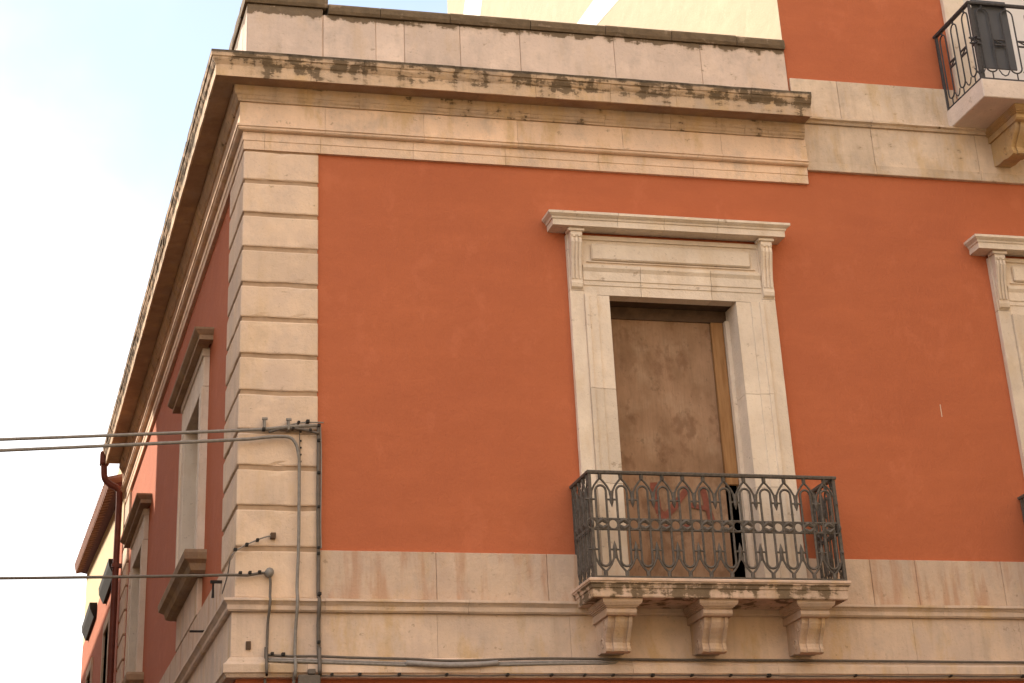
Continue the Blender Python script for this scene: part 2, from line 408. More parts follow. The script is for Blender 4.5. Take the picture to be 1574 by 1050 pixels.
sidec = lambda a: [a + 1.12 * i + random.uniform(-.12, .12) for i in range(11)]
course('cornice_stone', corona_p, M['corona'], [.571, 1.072, 1.95, 2.75, 3.5, 4.173, 4.95], sidec(.6), .0045, True, end=5.585)
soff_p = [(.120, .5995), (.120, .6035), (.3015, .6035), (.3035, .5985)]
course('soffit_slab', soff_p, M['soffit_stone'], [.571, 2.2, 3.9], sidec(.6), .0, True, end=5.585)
course('frieze_stone', frieze_p, M['frieze'], [.75, 1.7, 2.62, 3.68, 4.7], sidec(.7), .002, True, end=5.60)
course('architrave_stone', arch_p, M['frieze'], [.189, .715, 1.6, 2.5, 3.435, 4.4, 5.31], sidec(.5), .002, True, end=5.60)

# parapet ---------------------------------------------------------------
px_ = [0.0, .741, 1.259, 1.543, 2.10, 2.71, 3.685, 4.6, XE - .04]
for i, (a, b) in enumerate(zip(px_, px_[1:])):
    zt = 1.535 if i == 0 else 1.475
    o_ = random.uniform(-.004, .004) - (.012 if i == 2 else 0)
    if i == 0:
        bm = bmesh.new(); box(bm, 0, b - .004, .0, .3, .835, zt, bev=.01)
    else: bm = sbox(a + .002, b - .002, .004 - o_, .3, .835, zt, bev=.004)
    obj('parapet_stone', bm, M['parapet'], PZ)
bm = bmesh.new(); box(bm, .02, XE - .05, .016, .27, .84, 1.47); obj('parapet_core', bm, M['joint'], PZ)
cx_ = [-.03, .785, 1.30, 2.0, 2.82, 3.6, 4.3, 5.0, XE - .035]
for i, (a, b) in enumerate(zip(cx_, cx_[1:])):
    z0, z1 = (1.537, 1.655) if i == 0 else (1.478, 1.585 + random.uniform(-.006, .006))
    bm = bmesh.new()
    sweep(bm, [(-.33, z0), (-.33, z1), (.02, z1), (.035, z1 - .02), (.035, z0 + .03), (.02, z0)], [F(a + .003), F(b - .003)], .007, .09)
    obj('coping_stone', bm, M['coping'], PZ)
yy = .3
while yy < YE:
    L_ = random.uniform(.8, 1.2); e = min(yy + L_, YE)
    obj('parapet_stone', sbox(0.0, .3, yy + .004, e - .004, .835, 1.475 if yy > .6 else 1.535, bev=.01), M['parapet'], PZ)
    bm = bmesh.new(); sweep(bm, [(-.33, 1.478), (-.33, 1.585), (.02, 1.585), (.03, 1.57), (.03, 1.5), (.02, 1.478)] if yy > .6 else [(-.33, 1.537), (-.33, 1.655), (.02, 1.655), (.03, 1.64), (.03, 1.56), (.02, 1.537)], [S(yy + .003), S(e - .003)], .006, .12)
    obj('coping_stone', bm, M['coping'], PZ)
    yy = e

# string courses of the taller block ---------------------------------------
cuts = [5.604, 6.35, 7.5, 8.7, 9.9, 11.1, 12.3, XR]
for a, b in zip(cuts, cuts[1:]):
    obj('string_course_stone', sbox(a + .002, b - .002, -.004, .05, .24, .655, bev=.004), M['string'], PZ)
    bm = bmesh.new(); sweep(bm, [(-.03, .145), (-.03, .238), (.014, .238), (.014, .15), (.008, .145)], [F(a + .002), F(b - .002)], .002, .2); obj('string_course_stone', bm, M['string'], PZ)
    bm = bmesh.new(); sweep(bm, [(-.03, .657), (-.03, .722), (.03, .722), (.075, .710), (.075, .690), (.045, .678), (.030, .657)], [F(a + .002), F(b - .002)], .003, .2); obj('string_course_stone', bm, M['string'], PZ)
cuts = [XE - .02, 6.05, 7.38, 9.5, 10.7, 12.0, XR]
for a, b in zip(cuts, cuts[1:]):
    if a == 7.38: continue
    obj('string_course_stone', sbox(a + .002, b - .002, -.004, .05, .724, 1.16, bev=.004), M['string'], PZ)

bm = bmesh.new(); box(bm, 6.664, 6.672, FY - .002, FY + .01, -2.30, -2.18); obj('plaster_scratch', bm, M['base'], PZ)
# base bands -----------------------------------------------------------------
band = [.70, 1.715, 2.697, 3.052, 5.093, 5.712, 6.15, 7.0, 3.052 + DW, 5.093 + DW, 10.4, 11.6, XR]
for i, (a, b) in enumerate(zip(band, band[1:])):
    if b - a > 1.9: continue        # the doors to the balconies
    obj('band_stone', sbox(a + .0015, b - .0015, -.012 + random.uniform(-.003, .003), .06, -4.043, -3.645, bev=.004), M['band'], PZ)
sb = [.99] + [.99 + 1.1 * i for i in range(1, 11)] + [13.19]
for a, b in zip(sb, sb[1:]):
    obj('band_stone', sbox(-.012 + random.uniform(-.003, .003), .06, a + .003, b - .003, -4.043, -3.645, bev=.006), M['band'], PZ)
mold_p = [(-.05, -4.157), (-.05, -4.045), (.040, -4.045), (.095, -4.056), (.097, -4.076), (.080, -4.088), (.066, -4.104), (.062, -4.110), (.064, -4.142), (.050, -4.157)]
low_p = [(-.05, -4.675), (-.05, -4.512), (.030, -4.512), (.045, -4.530), (.060, -4.552), (.085, -4.575), (.090, -4.580), (.090, -4.640), (.075, -4.650), (.06, -4.675)]
plain_p = [(-.05, -4.510), (-.05, -4.159), (.022, -4.159), (.022, -4.510)]
def bcourse(name, prof, mat, cf, cs, jit, sub=.18):
    g = .0012
    bm = bmesh.new(); sweep(bm, prof, [S(cs[0] - g), (0, 0, -1, -1), F(cf[0] - g)], jit, sub); obj(name, bm, mat, PZ)
    for a, b in zip(cf, cf[1:]):
        bm = bmesh.new(); sweep(bm, prof, [F(a + g), F(b - g)], jit, sub); obj(name, bm, mat, PZ)
    for a, b in zip(cs, cs[1:]):
        bm = bmesh.new(); sweep(bm, prof, [S(a + g), S(b - g)], jit, sub); obj(name, bm, mat, PZ)
def cutlist(a, e, l=1.15):
    r = [a]
    while r[-1] + l * 1.4 < e: r.append(r[-1] + l * random.uniform(.8, 1.15))
    return r + [e]
bcourse('moulding_stone', mold_p, M['base'], cutlist(.75, XR), cutlist(.8, 13.19), .003)
bcourse('base_stone', plain_p, M['base'], cutlist(.72, XR), cutlist(1.1, 13.19), .001, .5)
bcourse('moulding_stone', low_p, M['base'], cutlist(.6, XR, 1.3), cutlist(.9, 13.19, 1.3), .003)
bcourse('plinth_stone', [(-.05, GZ), (-.05, GZ + 1.0), (.04, GZ + 1.0), (.05, GZ + .98), (.05, GZ)], M['stone'], cutlist(.6, XR, 1.3), cutlist(.9, 13.19, 1.3), .001, .6)

# front windows -----------------------------------------------------------------
def dupe(o, dx, parent):
    c = o.copy(); COL.objects.link(c); c.parent = parent; c.matrix_parent_inverse = o.matrix_parent_inverse.copy()
    if o.parent is PZ: c.location = Vector(o.location) + Vector((dx, 0, 0))
    for ch in o.children: dupe_child(ch, c)
    return c
def dupe_child(o, parent):
    c = o.copy(); COL.objects.link(c); c.parent = parent; c.matrix_parent_inverse = o.matrix_parent_inverse.copy()
    for ch in o.children: dupe_child(ch, c)
WIN = []
bm = bmesh.new()      # architrave frame: jambs and lintel with a stepped face, open rectangle
def jamb(bm, xo, xi, zt, zb):
    s_ = 1 if xi > xo else -1
    pts = [(xo, .34), (xo, -.055), (xo + s_ * .035, -.055), (xo + s_ * .04, -.040), (xo + s_ * .12, -.040), (xo + s_ * .125, -.026), (xi, -.026), (xi, .34)]
    a = [bm.verts.new((x, y, zb)) for x, y in pts]; b = [bm.verts.new((x, y, zt)) for x, y in pts]; n = len(pts)
    bm.faces.new(a); bm.faces.new(b[::-1])
    for i in range(n): bm.faces.new([a[i], a[(i + 1) % n], b[(i + 1) % n], b[i]])
box(bm, 3.19, 4.955, -.02, .34, -3.985, -3.962)
sur = obj('window_surround', bm, M['window'], PZ); WIN.append(sur)
for xo, xi in ((3.19, 3.434), (4.955, 4.690)):
    for zt, zb in ((-1.272, -2.16), (-2.164, -3.02), (-3.024, -3.96)):
        bm = bmesh.new(); jamb(bm, xo, xi, zt, zb); obj('jamb_stone', bm, M['window'], sur)
lp = [(-.12, -1.268), (-.12, -.985), (.060, -.985), (.060, -1.012), (.050, -1.030), (.042, -1.046), (.042, -1.130), (.034, -1.136), (.034, -1.175), (.026, -1.182), (.026, -1.268)]
for a, b in ((3.19, 3.75), (3.754, 4.45), (4.454, 4.955)):
    bm = bmesh.new(); sweep(bm, lp, [F(a), F(b)], .001, .3); obj('lintel_stone', bm, M['window'], sur)
bm = bmesh.new()
box(bm, 3.175, 4.97, -.012, .1, -.983, -.68)
box(bm, 3.285, 4.875, -.045, -.014, -.925, -.765, bev=.012)
box(bm, 3.24, 4.92, -.030, -.013, -.945, -.938); box(bm, 3.175, 4.97, -.03, -.013, -.725, -.684)
obj('frieze_panel', bm, M['window'], sur)
for xa, xb in ((3.055, 3.1895), (4.9555, 5.09)):
    bm = bmesh.new(); box(bm, xa, xb, -.028, .06, -3.96, -1.235, bev=.004); obj('pilaster_strip', bm, M['window'], sur)
    bm = bmesh.new()
    box(bm, xa, xb, -.028, .06, -1.232, -.682)
    pf = [(-.03, -.685), (-.125, -.685), (-.13, -.72), (-.115, -.745), (-.120, -.79), (-.100, -.86), (-.075, -.95), (-.060, -1.05), (-.055, -1.13), (-.062, -1.17), (-.055, -1.205), (-.03, -1.225)]
    prism_x(bm, pf, xa + .012, xb - .012)
    pf2 = [(y - .012, z) for y, z in pf[3:9]] + [(-.03, -1.12), (-.03, -.75)]
    for q in (xa + .02, xa + .055, xa + .09): prism_x(bm, pf2, q, q + .018)
    box(bm, xa - .012, xb + .012, -.142, -.03, -.684, -.655, bev=.005)
    for q in (xa + .035, xa + .085): box(bm, q, q + .02, -.132, -.1, -.738, -.722)
    obj('console', bm, M['window'], sur)
cap_p = [(-.02, -.652), (.09, -.652), (.145, -.648), (.145, -.590), (.155, -.586), (.160, -.570), (.178, -.556), (.186, -.548), (.192, -.545), (.192, -.522), (.18, -.516), (-.02, -.512)]
for nodes in ([(3.03, .06, -1, 0), (3.03, -.03, -1, -1), (3.52, -.03, 0, -1)], [(3.523, -.03, 0, -1), (3.98, -.03, 0, -1)], [(3.983, -.03, 0, -1), (4.52, -.03, 0, -1)], [(4.523, -.03, 0, -1), (5.06, -.03, 1, -1), (5.06, .06, 1, 0)]):
    bm = bmesh.new(); sweep(bm, cap_p, nodes, .0015, .25); obj('cap_stone', bm, M['window'], sur)
# boarded opening
bm = bmesh.new(); box(bm, 3.434, 4.52, .29, .31, -3.96, -1.385)
bd = obj('plywood_board', bm, M['ply'], PZ); WIN.append(bd)
bm = bmesh.new(); box(bm, 3.43, 4.69, .122, .268, -1.266, -1.22); obj('reveal_ceiling', bm, M['board_dark'], bd)
bm = bmesh.new(); box(bm, 3.434, 4.69, .27, .34, -1.385, -1.268); obj('head_timber', bm, M['board_dark'], bd)
bm = bmesh.new(); box(bm, 4.523, 4.645, .255, .30, -2.93, -1.386, bev=.004); obj('batten', bm, M['batten'], bd)
bm = bmesh.new(); box(bm, 4.65, 4.689, .20, .339, -3.96, -1.386); obj('reveal_lining', bm, M['window'], bd)
bm = bmesh.new()     # red sprayed strokes
def stroke(bm, a, b, wd):
    stroke.y -= .0025
    a, b = Vector((a[0], stroke.y, a[1])), Vector((b[0], stroke.y, b[1])); d = (b - a).normalized(); n_ = Vector((-d.z, 0, d.x)) * wd / 2
    k = 6; up = []; lo = []
    for i in range(k + 1):
        p = a.lerp(b, i / k); s_ = random.uniform(.75, 1.15)
        up.append(p + n_ * s_); lo.append(p - n_ * s_)
    ring = up + lo[::-1]
    f0 = [bm.verts.new(p) for p in ring]; f1 = [bm.verts.new(p + Vector((0, .002, 0))) for p in ring]
    bm.faces.new(f0); bm.faces.new(f1[::-1])
    for i in range(len(ring)): bm.faces.new([f0[i], f0[(i + 1) % len(ring)], f1[(i + 1) % len(ring)], f1[i]])
stroke.y = .289
stroke(bm, (3.83, -2.92), (3.86, -3.20), .07); stroke(bm, (3.86, -3.19), (3.93, -3.24), .08); stroke(bm, (3.93, -3.22), (4.16, -2.96), .07)
stroke(bm, (4.29, -2.95), (4.36, -3.28), .07); stroke(bm, (4.16, -3.12), (4.33, -3.15), .05)
for x_, z_ in ((3.925, -3.33), (4.11, -3.32)): stroke(bm, (x_ - .03, z_), (x_ + .03, z_), .055)
gf = obj('painted_letters', bm, M['paint'], bd)

# balcony ---------------------------------------------------------------------------
slab_p = [(-.48, -4.108), (-.48, -3.955), (.0, -3.955), (.005, -3.962), (.005, -3.978), (-.006, -3.984), (-.006, -3.996), (-.018, -4.004), (-.022, -4.03), (-.030, -4.036), (-.030, -4.100), (-.036, -4.108)]
bm = bmesh.new()
sweep(bm, slab_p[2:] + [(-.3, -4.108), (-.3, -3.955)], [(2.905, .02, -1, 0), (2.905, -.56, -1, -1), (5.255, -.56, 1, -1), (5.255, .02, 1, 0)], .004, .09)
box(bm, 3.1, 5.06, -.40, .01, -4.104, -3.958)
sl = obj('balcony_slab', bm, M['slab'], PZ); WIN.append(sl)
def bracket(xc, mat='bracket', yf=-.50, z0=-4.108, h=.40, w_=.12, par=None):
    bm = bmesh.new()
    s = h / .40
    def pr(hw, pts): prism_x(bm, [(yf * a / .5, z0 - b * s) for a, b in pts], xc - hw, xc + hw)
    for k, (hw, b0, b1, a) in enumerate(((1.45, 0, .026, .50), (1.42, .0265, .036, .495), (1.34, .0365, .046, .488), (1.24, .0465, .056, .478), (1.13, .0565, .066, .465), (1.05, .0665, .074, .452))):
        pr(w_ * hw, [(0, b0), (a, b0), (a, b1), (0, b1)])
    pr(w_ * 1.10, [(0, .0745), (.445, .0745), (.452, .085), (.450, .108), (.436, .124), (.415, .1295), (0, .1295)])
    body = [(0, .13), (.385, .13), (.375, .17), (.35, .21), (.315, .25), (.285, .29), (.27, .32), (.275, .35), (.285, .37), (.28, .39), (.255, .40), (.2, .395), (.15, .38), (.08, .385), (0, .37)]
    pr(w_ * .88, body)
    rib = [(a + .016, b) for a, b in body[1:11]] + [(.2, .39), (.2, .15)]
    def pr2(x0, x1, pts): prism_x(bm, [(yf * a / .5, z0 - b * s) for a, b in pts], x0, x1)
    pr2(xc - w_ * .36, xc + w_ * .36, rib)
    pr2(xc - w_ * .90, xc - w_ * .64, [(a - .004, b) for a, b in rib]); pr2(xc + w_ * .64, xc + w_ * .90, [(a - .004, b) for a, b in rib])
    # carved scroll on both cheeks
    for sg in (-1, 1):
        for cyy, czz, rr in ((.30, .185, .055), (.20, .32, .050)):
            pts = []
            for k in range(22):
                t = k / 21 * 3.3 * math.pi; q = rr * (1 - .8 * k / 21) * s
                pts.append((xc + sg * w_ * .88, yf * cyy / .5 + q * math.cos(t), z0 - czz * s + q * math.sin(t)))
            tube(bm, pts, .010 * s, 5)
    return obj('balcony_bracket', bm, M[mat], PZ)
for xc in (3.20, 4.055, 4.94): WIN.append(bracket(xc))

def baluster_bm(P, H, r=.0075):
    """one bay of the pattern, local: x 0..P, z 0 (top) .. -H"""
    bm = bmesh.new(); c = P / 2; q = P * .25
    V = lambda x, f: (x, 0, -H * f)
    top = [V(c - q, .5)] + [V(c - q, .2)] + [(c - q * math.cos(t), 0, -H * .17 + q * math.sin(t) * 1.0) for t in [math.pi * k / 8 for k in range(9)]] + [V(c + q, .2), V(c + q, .5)]
    bot = [V(c - q, .5)] + [V(c - q, .82)] + [(c - q * math.cos(t), 0, -H * .85 - q * math.sin(t)) for t in [math.pi * k / 8 for k in range(9)]] + [V(c + q, .82), V(c + q, .5)]
    tube(bm, top, r, 5); tube(bm, bot, r, 5)
    for sg in (-1, 1):                       # pointed outer arches
        tube(bm, [V(c, .045), (c + sg * P * .14, 0, -H * .075), (c + sg * P * .30, 0, -H * .12), (c + sg * P * .42, 0, -H * .17), (c + sg * P * .47, 0, -H * .24)], r * .9, 5)
        tube(bm, [V(c, .96), (c + sg * P * .14, 0, -H * .93), (c + sg * P * .30, 0, -H * .885), (c + sg * P * .42, 0, -H * .83), (c + sg * P * .47, 0, -H * .75)], r * .9, 5)
    tube(bm, [V(c, .0), V(c, .05)], r * 1.7, 5); tube(bm, [V(c, 1), V(c, .955)], r * 1.7, 5)
    # middle band with a ring between bays and a flower in the bay
    for f in (.445, .550): tube(bm, [V(0, f), V(P, f)], r * .8, 5)
    for x in (0,):
        R_ = P * .235
        tube(bm, [(x + R_ * math.cos(t), 0, -H * .4975 + R_ * math.sin(t)) for t in [2 * math.pi * k / 12 for k in range(12)]], r * .9, 5, closed=True)
    for sg in (-1, 1):
        tube(bm, [(c - q, 0, -H * .4975 + sg * .004), (c - q * .5, 0, -H * .4975 + sg * H * .028), (c, 0, -H * .4975 + sg * H * .042), (c + q * .5, 0, -H * .4975 + sg * H * .028), (c + q, 0, -H * .4975 + sg * .004)], [r, r * 1.7, r * 1.9, r * 1.7, r], 6)
    # drop finials between bays
    for f0, f1, f2, f3 in ((.17, .235, .29, .33), (.83, .765, .71, .66)):
        tube(bm, [V(0, f0), V(0, f1), V(0, (f1 + f2) / 2), V(0, f2), V(0, f3)], [r * .8, r * 1.5, r * 1.9, r * 1.4, r * .2], 6)
        tube(bm, [V(-P * .25, f1 + .02 * (1 if f1 < .5 else -1)), V(P * .25, f1 + .02 * (1 if f1 < .5 else -1))], r * .8, 5)
    return bm
def railing(x0, x1, yf, zt, zb, nf, ns, bayfn, mat, r=.0075):
    bm = bmesh.new()
    sweep(bm, [(-.022, zt - .004), (-.022, zt + .014), (.022, zt + .014), (.026, zt + .004), (.022, zt - .012), (-.018, zt - .012)], [(x0, .03, -1, 0), (x0, yf, -1, -1), (x1, yf, 1, -1), (x1, .03, 1, 0)], .001, .3)
    sweep(bm, [(-.012, zb + .014), (-.012, zb + .026), (.012, zb + .026), (.012, zb + .014)], [(x0, .03, -1, 0), (x0, yf, -1, -1), (x1, yf, 1, -1), (x1, .03, 1, 0)], 0, .3)
    rl = obj('balcony_railing', bm, mat, PZ)
    for xx, yy in ((x0, yf), (x1, yf), (x0, .0), (x1, .0)):
        bm = bmesh.new(); box(bm, xx - .013, xx + .013, yy - .013, yy + .013, zb, zt - .012); obj('corner_post', bm, mat, rl)
    H = (zt - .012) - (zb + .026)
    P = (x1 - x0) / nf
    me = None
    for k in range(nf):
        if me is None:
            o = obj('baluster', bayfn(P, H, r), mat, rl); me = o.data
        else:
            o = bpy.data.objects.new('baluster', me); COL.objects.link(o); o.parent = rl; o.matrix_parent_inverse = Matrix.Identity(4)
            o.matrix_parent_inverse = first.matrix_parent_inverse.copy()
        o.location = (x0 + k * P, yf, zt - .012)
        if k == 0: first = o
    Ps = (0 - yf) / ns; me = None
    for xx in (x0, x1):
        for k in range(ns):
            if me is None:
                o = obj('baluster', bayfn(Ps, H, r), mat, rl); me = o.data
            else:
                o = bpy.data.objects.new('baluster', me); COL.objects.link(o); o.parent = rl
                o.matrix_parent_inverse = first.matrix_parent_inverse.copy()
            o.rotation_euler = (0, 0, R(90)); o.location = (xx, yf + k * Ps, zt - .012)
    return rl
WIN.append(railing(2.975, 5.235, -.50, -3.056, -3.955, 12, 4, baluster_bm, M['iron'], .0108))
for o in list(WIN):
    c = dupe(o, DW, PZ)
# the copied opening carries no sprayed letters
for o in [o for o in bpy.data.objects if o.name.startswith('painted_letters') and o is not gf]: bpy.data.objects.remove(o)

# upper balcony -------------------------------------------------------------------------
ux0, ux1, uy = 7.235, 9.72, -.80
bm = bmesh.new(); box(bm, ux0, ux1, uy, .04, .705, .905, bev=.008); obj('balcony_slab', bm, M['clean'], PZ, label='plain clean pinkish-white slab of the upper balcony')
for xc in (7.76, 8.48, 9.2): bracket(xc, 'ochre', -.70, .704, .42, .10)
def loop_bay(P, H, r=.008):
    bm = bmesh.new(); c = P / 2; q = P * .24; zt_ = -.04; zb_ = -H + .075
    pts = [(c - q * math.cos(t), 0, zt_ - q + q * math.sin(t)) for t in [math.pi * k / 8 for k in range(9)]] + [(c + q * math.cos(t), 0, zb_ + q - q * math.sin(t)) for t in [math.pi * k / 8 for k in range(9)]]
    tube(bm, pts, r, 5, closed=True)
    tube(bm, [(c, 0, 0), (c, 0, zt_)], r * 1.3, 5); tube(bm, [(c, 0, zb_), (c, 0, -H)], r * .9, 5)
    for f in (.47, .54): tube(bm, [(-q * .95, 0, -H * f), (q * .95, 0, -H * f)], r * 1.3, 5)
    tube(bm, [(-q * .9, 0, -H * .47), (0, 0, -H * .505), (q * .9, 0, -H * .54)], r, 5)
    tube(bm, [(-q * .9, 0, -H * .88 - 0), (-q * .5, 0, -H * .935), (0, 0, -H * .955), (q * .5, 0, -H * .935), (q * .9, 0, -H * .88)], r * .8, 5)
    return bm
rl2 = railing(7.262, 9.69, -.765, 1.775, .905, 9, 3, loop_bay, M['iron_grey'], .0085)
for xx in (7.262, 9.69):
    bm = bmesh.new(); box(bm, xx + .014 if xx < 8 else xx - .04, xx + .05 if xx < 8 else xx - .014, -.755, -.735, .932, 1.73); obj('flat_upright', bm, M['iron_grey'], rl2)
bm = bmesh.new(); box(bm, 7.315, 7.70, -.735, -.715, 1.06, 1.84, bev=.004); obj('hanging_panel', bm, M['sheet'], rl2, label='flat dark grey panel fixed inside the upper balcony railing')
bm = bmesh.new()
for xa, xb in ((7.40, 7.64), (9.24, 9.48)):
    box(bm, xa, xb, -.03, .34, .93, 3.6, bev=.005); 
box(bm, 7.40, 9.48, -.028, .34, 3.602, 3.95, bev=.005); box(bm, 7.2, 9.68, -.2, .1, 3.952, 4.1, bev=.02)
us = obj('window_surround', bm, M['window'], PZ)
bm = bmesh.new()
box(bm, 7.64, 9.24, .2, .24, .93, 3.6); obj('french_door', bm, M['white'], us)

# side windows -------------------------------------------------------------------------------
def side_window(y0, y1, zt=-1.44, zb=-3.1):
    bm = bmesh.new()
    for a, b in ((y0 - .33, y0), (y1, y1 + .33)):
        box(bm, -.03, .30, a, b, zb, zt - .003, bev=.006); box(bm, -.045, -.028, a if a < y0 - .1 else b - .1, a + .1 if a < y0 - .1 else b, zb, zt - .003)
    box(bm, -.03, .30, y0 - .33, y1 + .33, zt, -1.13, bev=.006)
    box(bm, -.045, .1, y0 - .33, y1 + .33, -1.127, -1.04, bev=.004)
    s_ = obj('window_surround', bm, M['window'], PZ)
    bm = bmesh.new()
    cp = [(-.02, -1.05), (.06, -1.05), (.10, -1.045), (.10, -1.0), (.12, -.985), (.15, -.955), (.155, -.935), (-.02, -.925)]
    sweep(bm, cp, [(.06, y0 - .50, 0, -1), (-.01, y0 - .50, -1, -1), (-.01, y1 + .50, -1, 1), (.06, y1 + .50, 0, 1)], .001, .4); obj('window_cap', bm, M['stained_shaded'], s_)
    bm = bmesh.new()
    sp = [(-.02, zb - .20), (.06, zb - .20), (.10, zb - .18), (.12, zb - .12), (.17, zb - .09), (.18, zb - .03), (.17, zb), (-.02, zb)]
    sweep(bm, sp, [(.06, y0 - .40, 0, -1), (-.01, y0 - .40, -1, -1), (-.01, y1 + .40, -1, 1), (.06, y1 + .40, 0, 1)], .002, .4); obj('window_sill', bm, M['stained_shaded'], s_)
    bm = bmesh.new(); box(bm, -.018, .06, y0 - .26, y1 + .26, -3.643, zb - .202, bev=.006); obj('apron_stone', bm, M['base'], s_)
    bm = bmesh.new(); m_ = (y0 + y1) / 2
    box(bm, .20, .235, y0, m_ - .005, zb, zt); box(bm, .20, .235, m_ + .005, y1, zb, zt)
    for k in range(14):
        zz = zb + .1 + k * .108
        box(bm, .190, .202, y0 + .06, m_ - .06, zz, zz + .07); box(bm, .190, .202, m_ + .06, y1 - .06, zz, zz + .07)
    obj('shutter', bm, M['wood'], s_)
side_window(2.95, 4.32); side_window(9.45, 10.75)

# downpipe -------------------------------------------------------------------------------------
bm = bmesh.new()
tube(bm, smoothpts([(-.333, 13.2, .72), (-.333, 13.2, .56), (-.31, 13.2, .40), (-.22, 13.2, .31), (-.115, 13.2, .25), (-.085, 13.2, .10), (-.085, 13.2, -1), (-.085, 13.2, -5), (-.085, 13.2, GZ + .1)], 5), .05, 8)
dp = obj('downpipe', bm, M['pipe'], PZ, smooth=True)
for zz in (-.9, -2.6, -4.3, -6.2):
    bm = bmesh.new(); box(bm, -.145, .01, 13.15, 13.25, zz, zz + .05); obj('pipe_collar', bm, M['pipe'], dp)
bm = bmesh.new(); box(bm, -.40, -.26, 13.11, 13.3, .60, .80, bev=.02); obj('gutter_outlet', bm, M['pipe'], dp)

# ------------------------------------------------------------------ neighbour beyond
NB = empty('neighbouring_house', (3, 19, GZ), 'cream and red house with tiled eaves beyond the downpipe at the far left', 'building')
bm = bmesh.new(); wall_cells(13.3, 22.4, -.35, 1.0, [], lambda p, q, a, b: box(bm, .0, .4, p, q, a, b)); box(bm, .4, 6, 22.0, 22.4, -.35, 1.0)
obj('upper_wall', bm, M['cream'], NB)
bm = bmesh.new(); wall_cells(13.3, 22.4, GZ, -.35, [(15.0, 16.1, -3.2, -1.3), (19.0, 20.1, -3.2, -1.3)], lambda p, q, a, b: box(bm, .0, .4, p, q, a, b)); box(bm, .4, 6, 22.0, 22.4, GZ, -.35)
obj('lower_wall', bm, M['red_side'], NB)
bm = bmesh.new()
def quadprism(bm, a, b):
    va = [bm.verts.new(p) for p in a]; vb = [bm.verts.new(p) for p in b]; n = len(a)
    bm.faces.new(va[::-1]); bm.faces.new(vb)
    for i in range(n): bm.faces.new([va[i], va[(i + 1) % n], vb[(i + 1) % n], vb[i]])
quadprism(bm, [(-.24, 13.4, .36), (.1, 13.4, .30), (6, 13.4, 1.6), (6, 13.4, 1.7)], [(-.20, 22.5, 1.06), (.1, 22.5, 1.0), (6, 22.5, 2.2), (6, 22.5, 2.3)])
rf = obj('roof_slab', bm, M['soffit'], NB)
for k in range(36):
    t = k / 36; y_ = 13.4 + t * 9.1; z_ = .36 + t * .7; x_ = -.26 + .04 * t
    bm = bmesh.new(); tube(bm, [(x_, y_ + .12, z_ + .05), (x_ + 1.2, y_ + .12, z_ + .32)], .10, 8); obj('roof_tile', bm, M['tile'], rf)
for y_, z_ in ((15.2, -.55), (19.6, -.30)):
    bm = bmesh.new()
    sweep(bm, [(0, z_ - .24), (.05, z_ - .24), (.12, z_ - .10), (.13, z_), (0, z_)], [(0, y_ - 1.0, -1, 0), (0, y_ + 1.1, -1, 0)]); hd = obj('window_hood', bm, M['shutter'], NB)
for a, b in ((15.0, 16.1), (19.0, 20.1)):
    bm = bmesh.new(); box(bm, .1, .14, a, b, -3.2, -1.3); s_ = obj('shutter', bm, M['shutter'], NB)
    bm = bmesh.new(); box(bm, -.03, .1, a - .15, a, -3.2, -1.3); box(bm, -.03, .1, b, b + .15, -3.2, -1.3); box(bm, -.03, .1, a - .15, b + .15, -1.3, -1.15); obj('window_frame', bm, M['stone'], s_)

# houses across the side street (outside the frame; they shade the side facade)
def street_house(name, y0, y1, top, mat, label):
    h = empty(name, (-10.5, (y0 + y1) / 2, GZ), label, 'building', 'houses across the side street')
    holes = []; y_ = y0 + 1.3
    while y_ + 1.2 < y1:
        for zb in (-8.0, -3.8, .2, 4.0):
            if zb + 2.2 < top: holes.append((y_, y_ + 1.1, zb, zb + 2.0))
        y_ += 3.0
    bm = bmesh.new(); wall_cells(y0, y1, GZ, top, holes, lambda p, q, a, b: box(bm, -7.4, -7, p, q, a, b))
    box(bm, -14, -7.4, y0, y0 + .4, GZ, top); box(bm, -14, -7.4, y1 - .4, y1, GZ, top); box(bm, -14.4, -14, y0, y1, GZ, top)
    obj('wall', bm, mat, h)
    bm = bmesh.new(); box(bm, -14.4, -6.75, y0 - .05, y1 + .05, top, top + .22); obj('roof', bm, M['tile'], h)
    for a, b, c, d in holes:
        bm = bmesh.new(); box(bm, -7.2, -7.15, a, b, c, d); obj('shutter', bm, M['wood'], h)
def added_piazza_house(x0, x1, top, mat, label):  # unseen houses, added behind the camera to bounce warm light onto the front
    h = empty('added_piazza_house', ((x0 + x1) / 2, -32, GZ), label, 'building', 'added unseen houses round the piazza')
    holes = []; x_ = x0 + 1.2
    while x_ + 1.3 < x1:
        for zb in (-8.9, -4.6, -.6, 3.2):
            if zb + 2.6 < top: holes.append((x_, x_ + 1.15, zb, zb + 2.2))
        x_ += 3.1
    bm = bmesh.new(); wall_cells(x0, x1, GZ, top, holes, lambda p, q, a, b: box(bm, p, q, -28.4, -28, a, b))
    box(bm, x0, x0 + .4, -38, -28.4, GZ, top); box(bm, x1 - .4, x1, -38, -28.4, GZ, top)
    obj('wall', bm, mat, h)
    bm = bmesh.new(); box(bm, x0 - .1, x1 + .1, -38, -27.6, top, top + .25); obj('roof', bm, M['tile'], h)
    for a, b, c, d in holes:
        bm = bmesh.new(); box(bm, a, b, -28.2, -28.15, c, d); obj('shutter', bm, M['wood'], h)
added_piazza_house(-24, -8.1, 3.4, M['cream'], 'unseen long cream house with brown shutters added across the piazza, facing the palazzo corner')
added_piazza_house(-8, 7, 3.6, M['cream'], 'unseen lower cream house added across the piazza, facing the boarded balcony window')
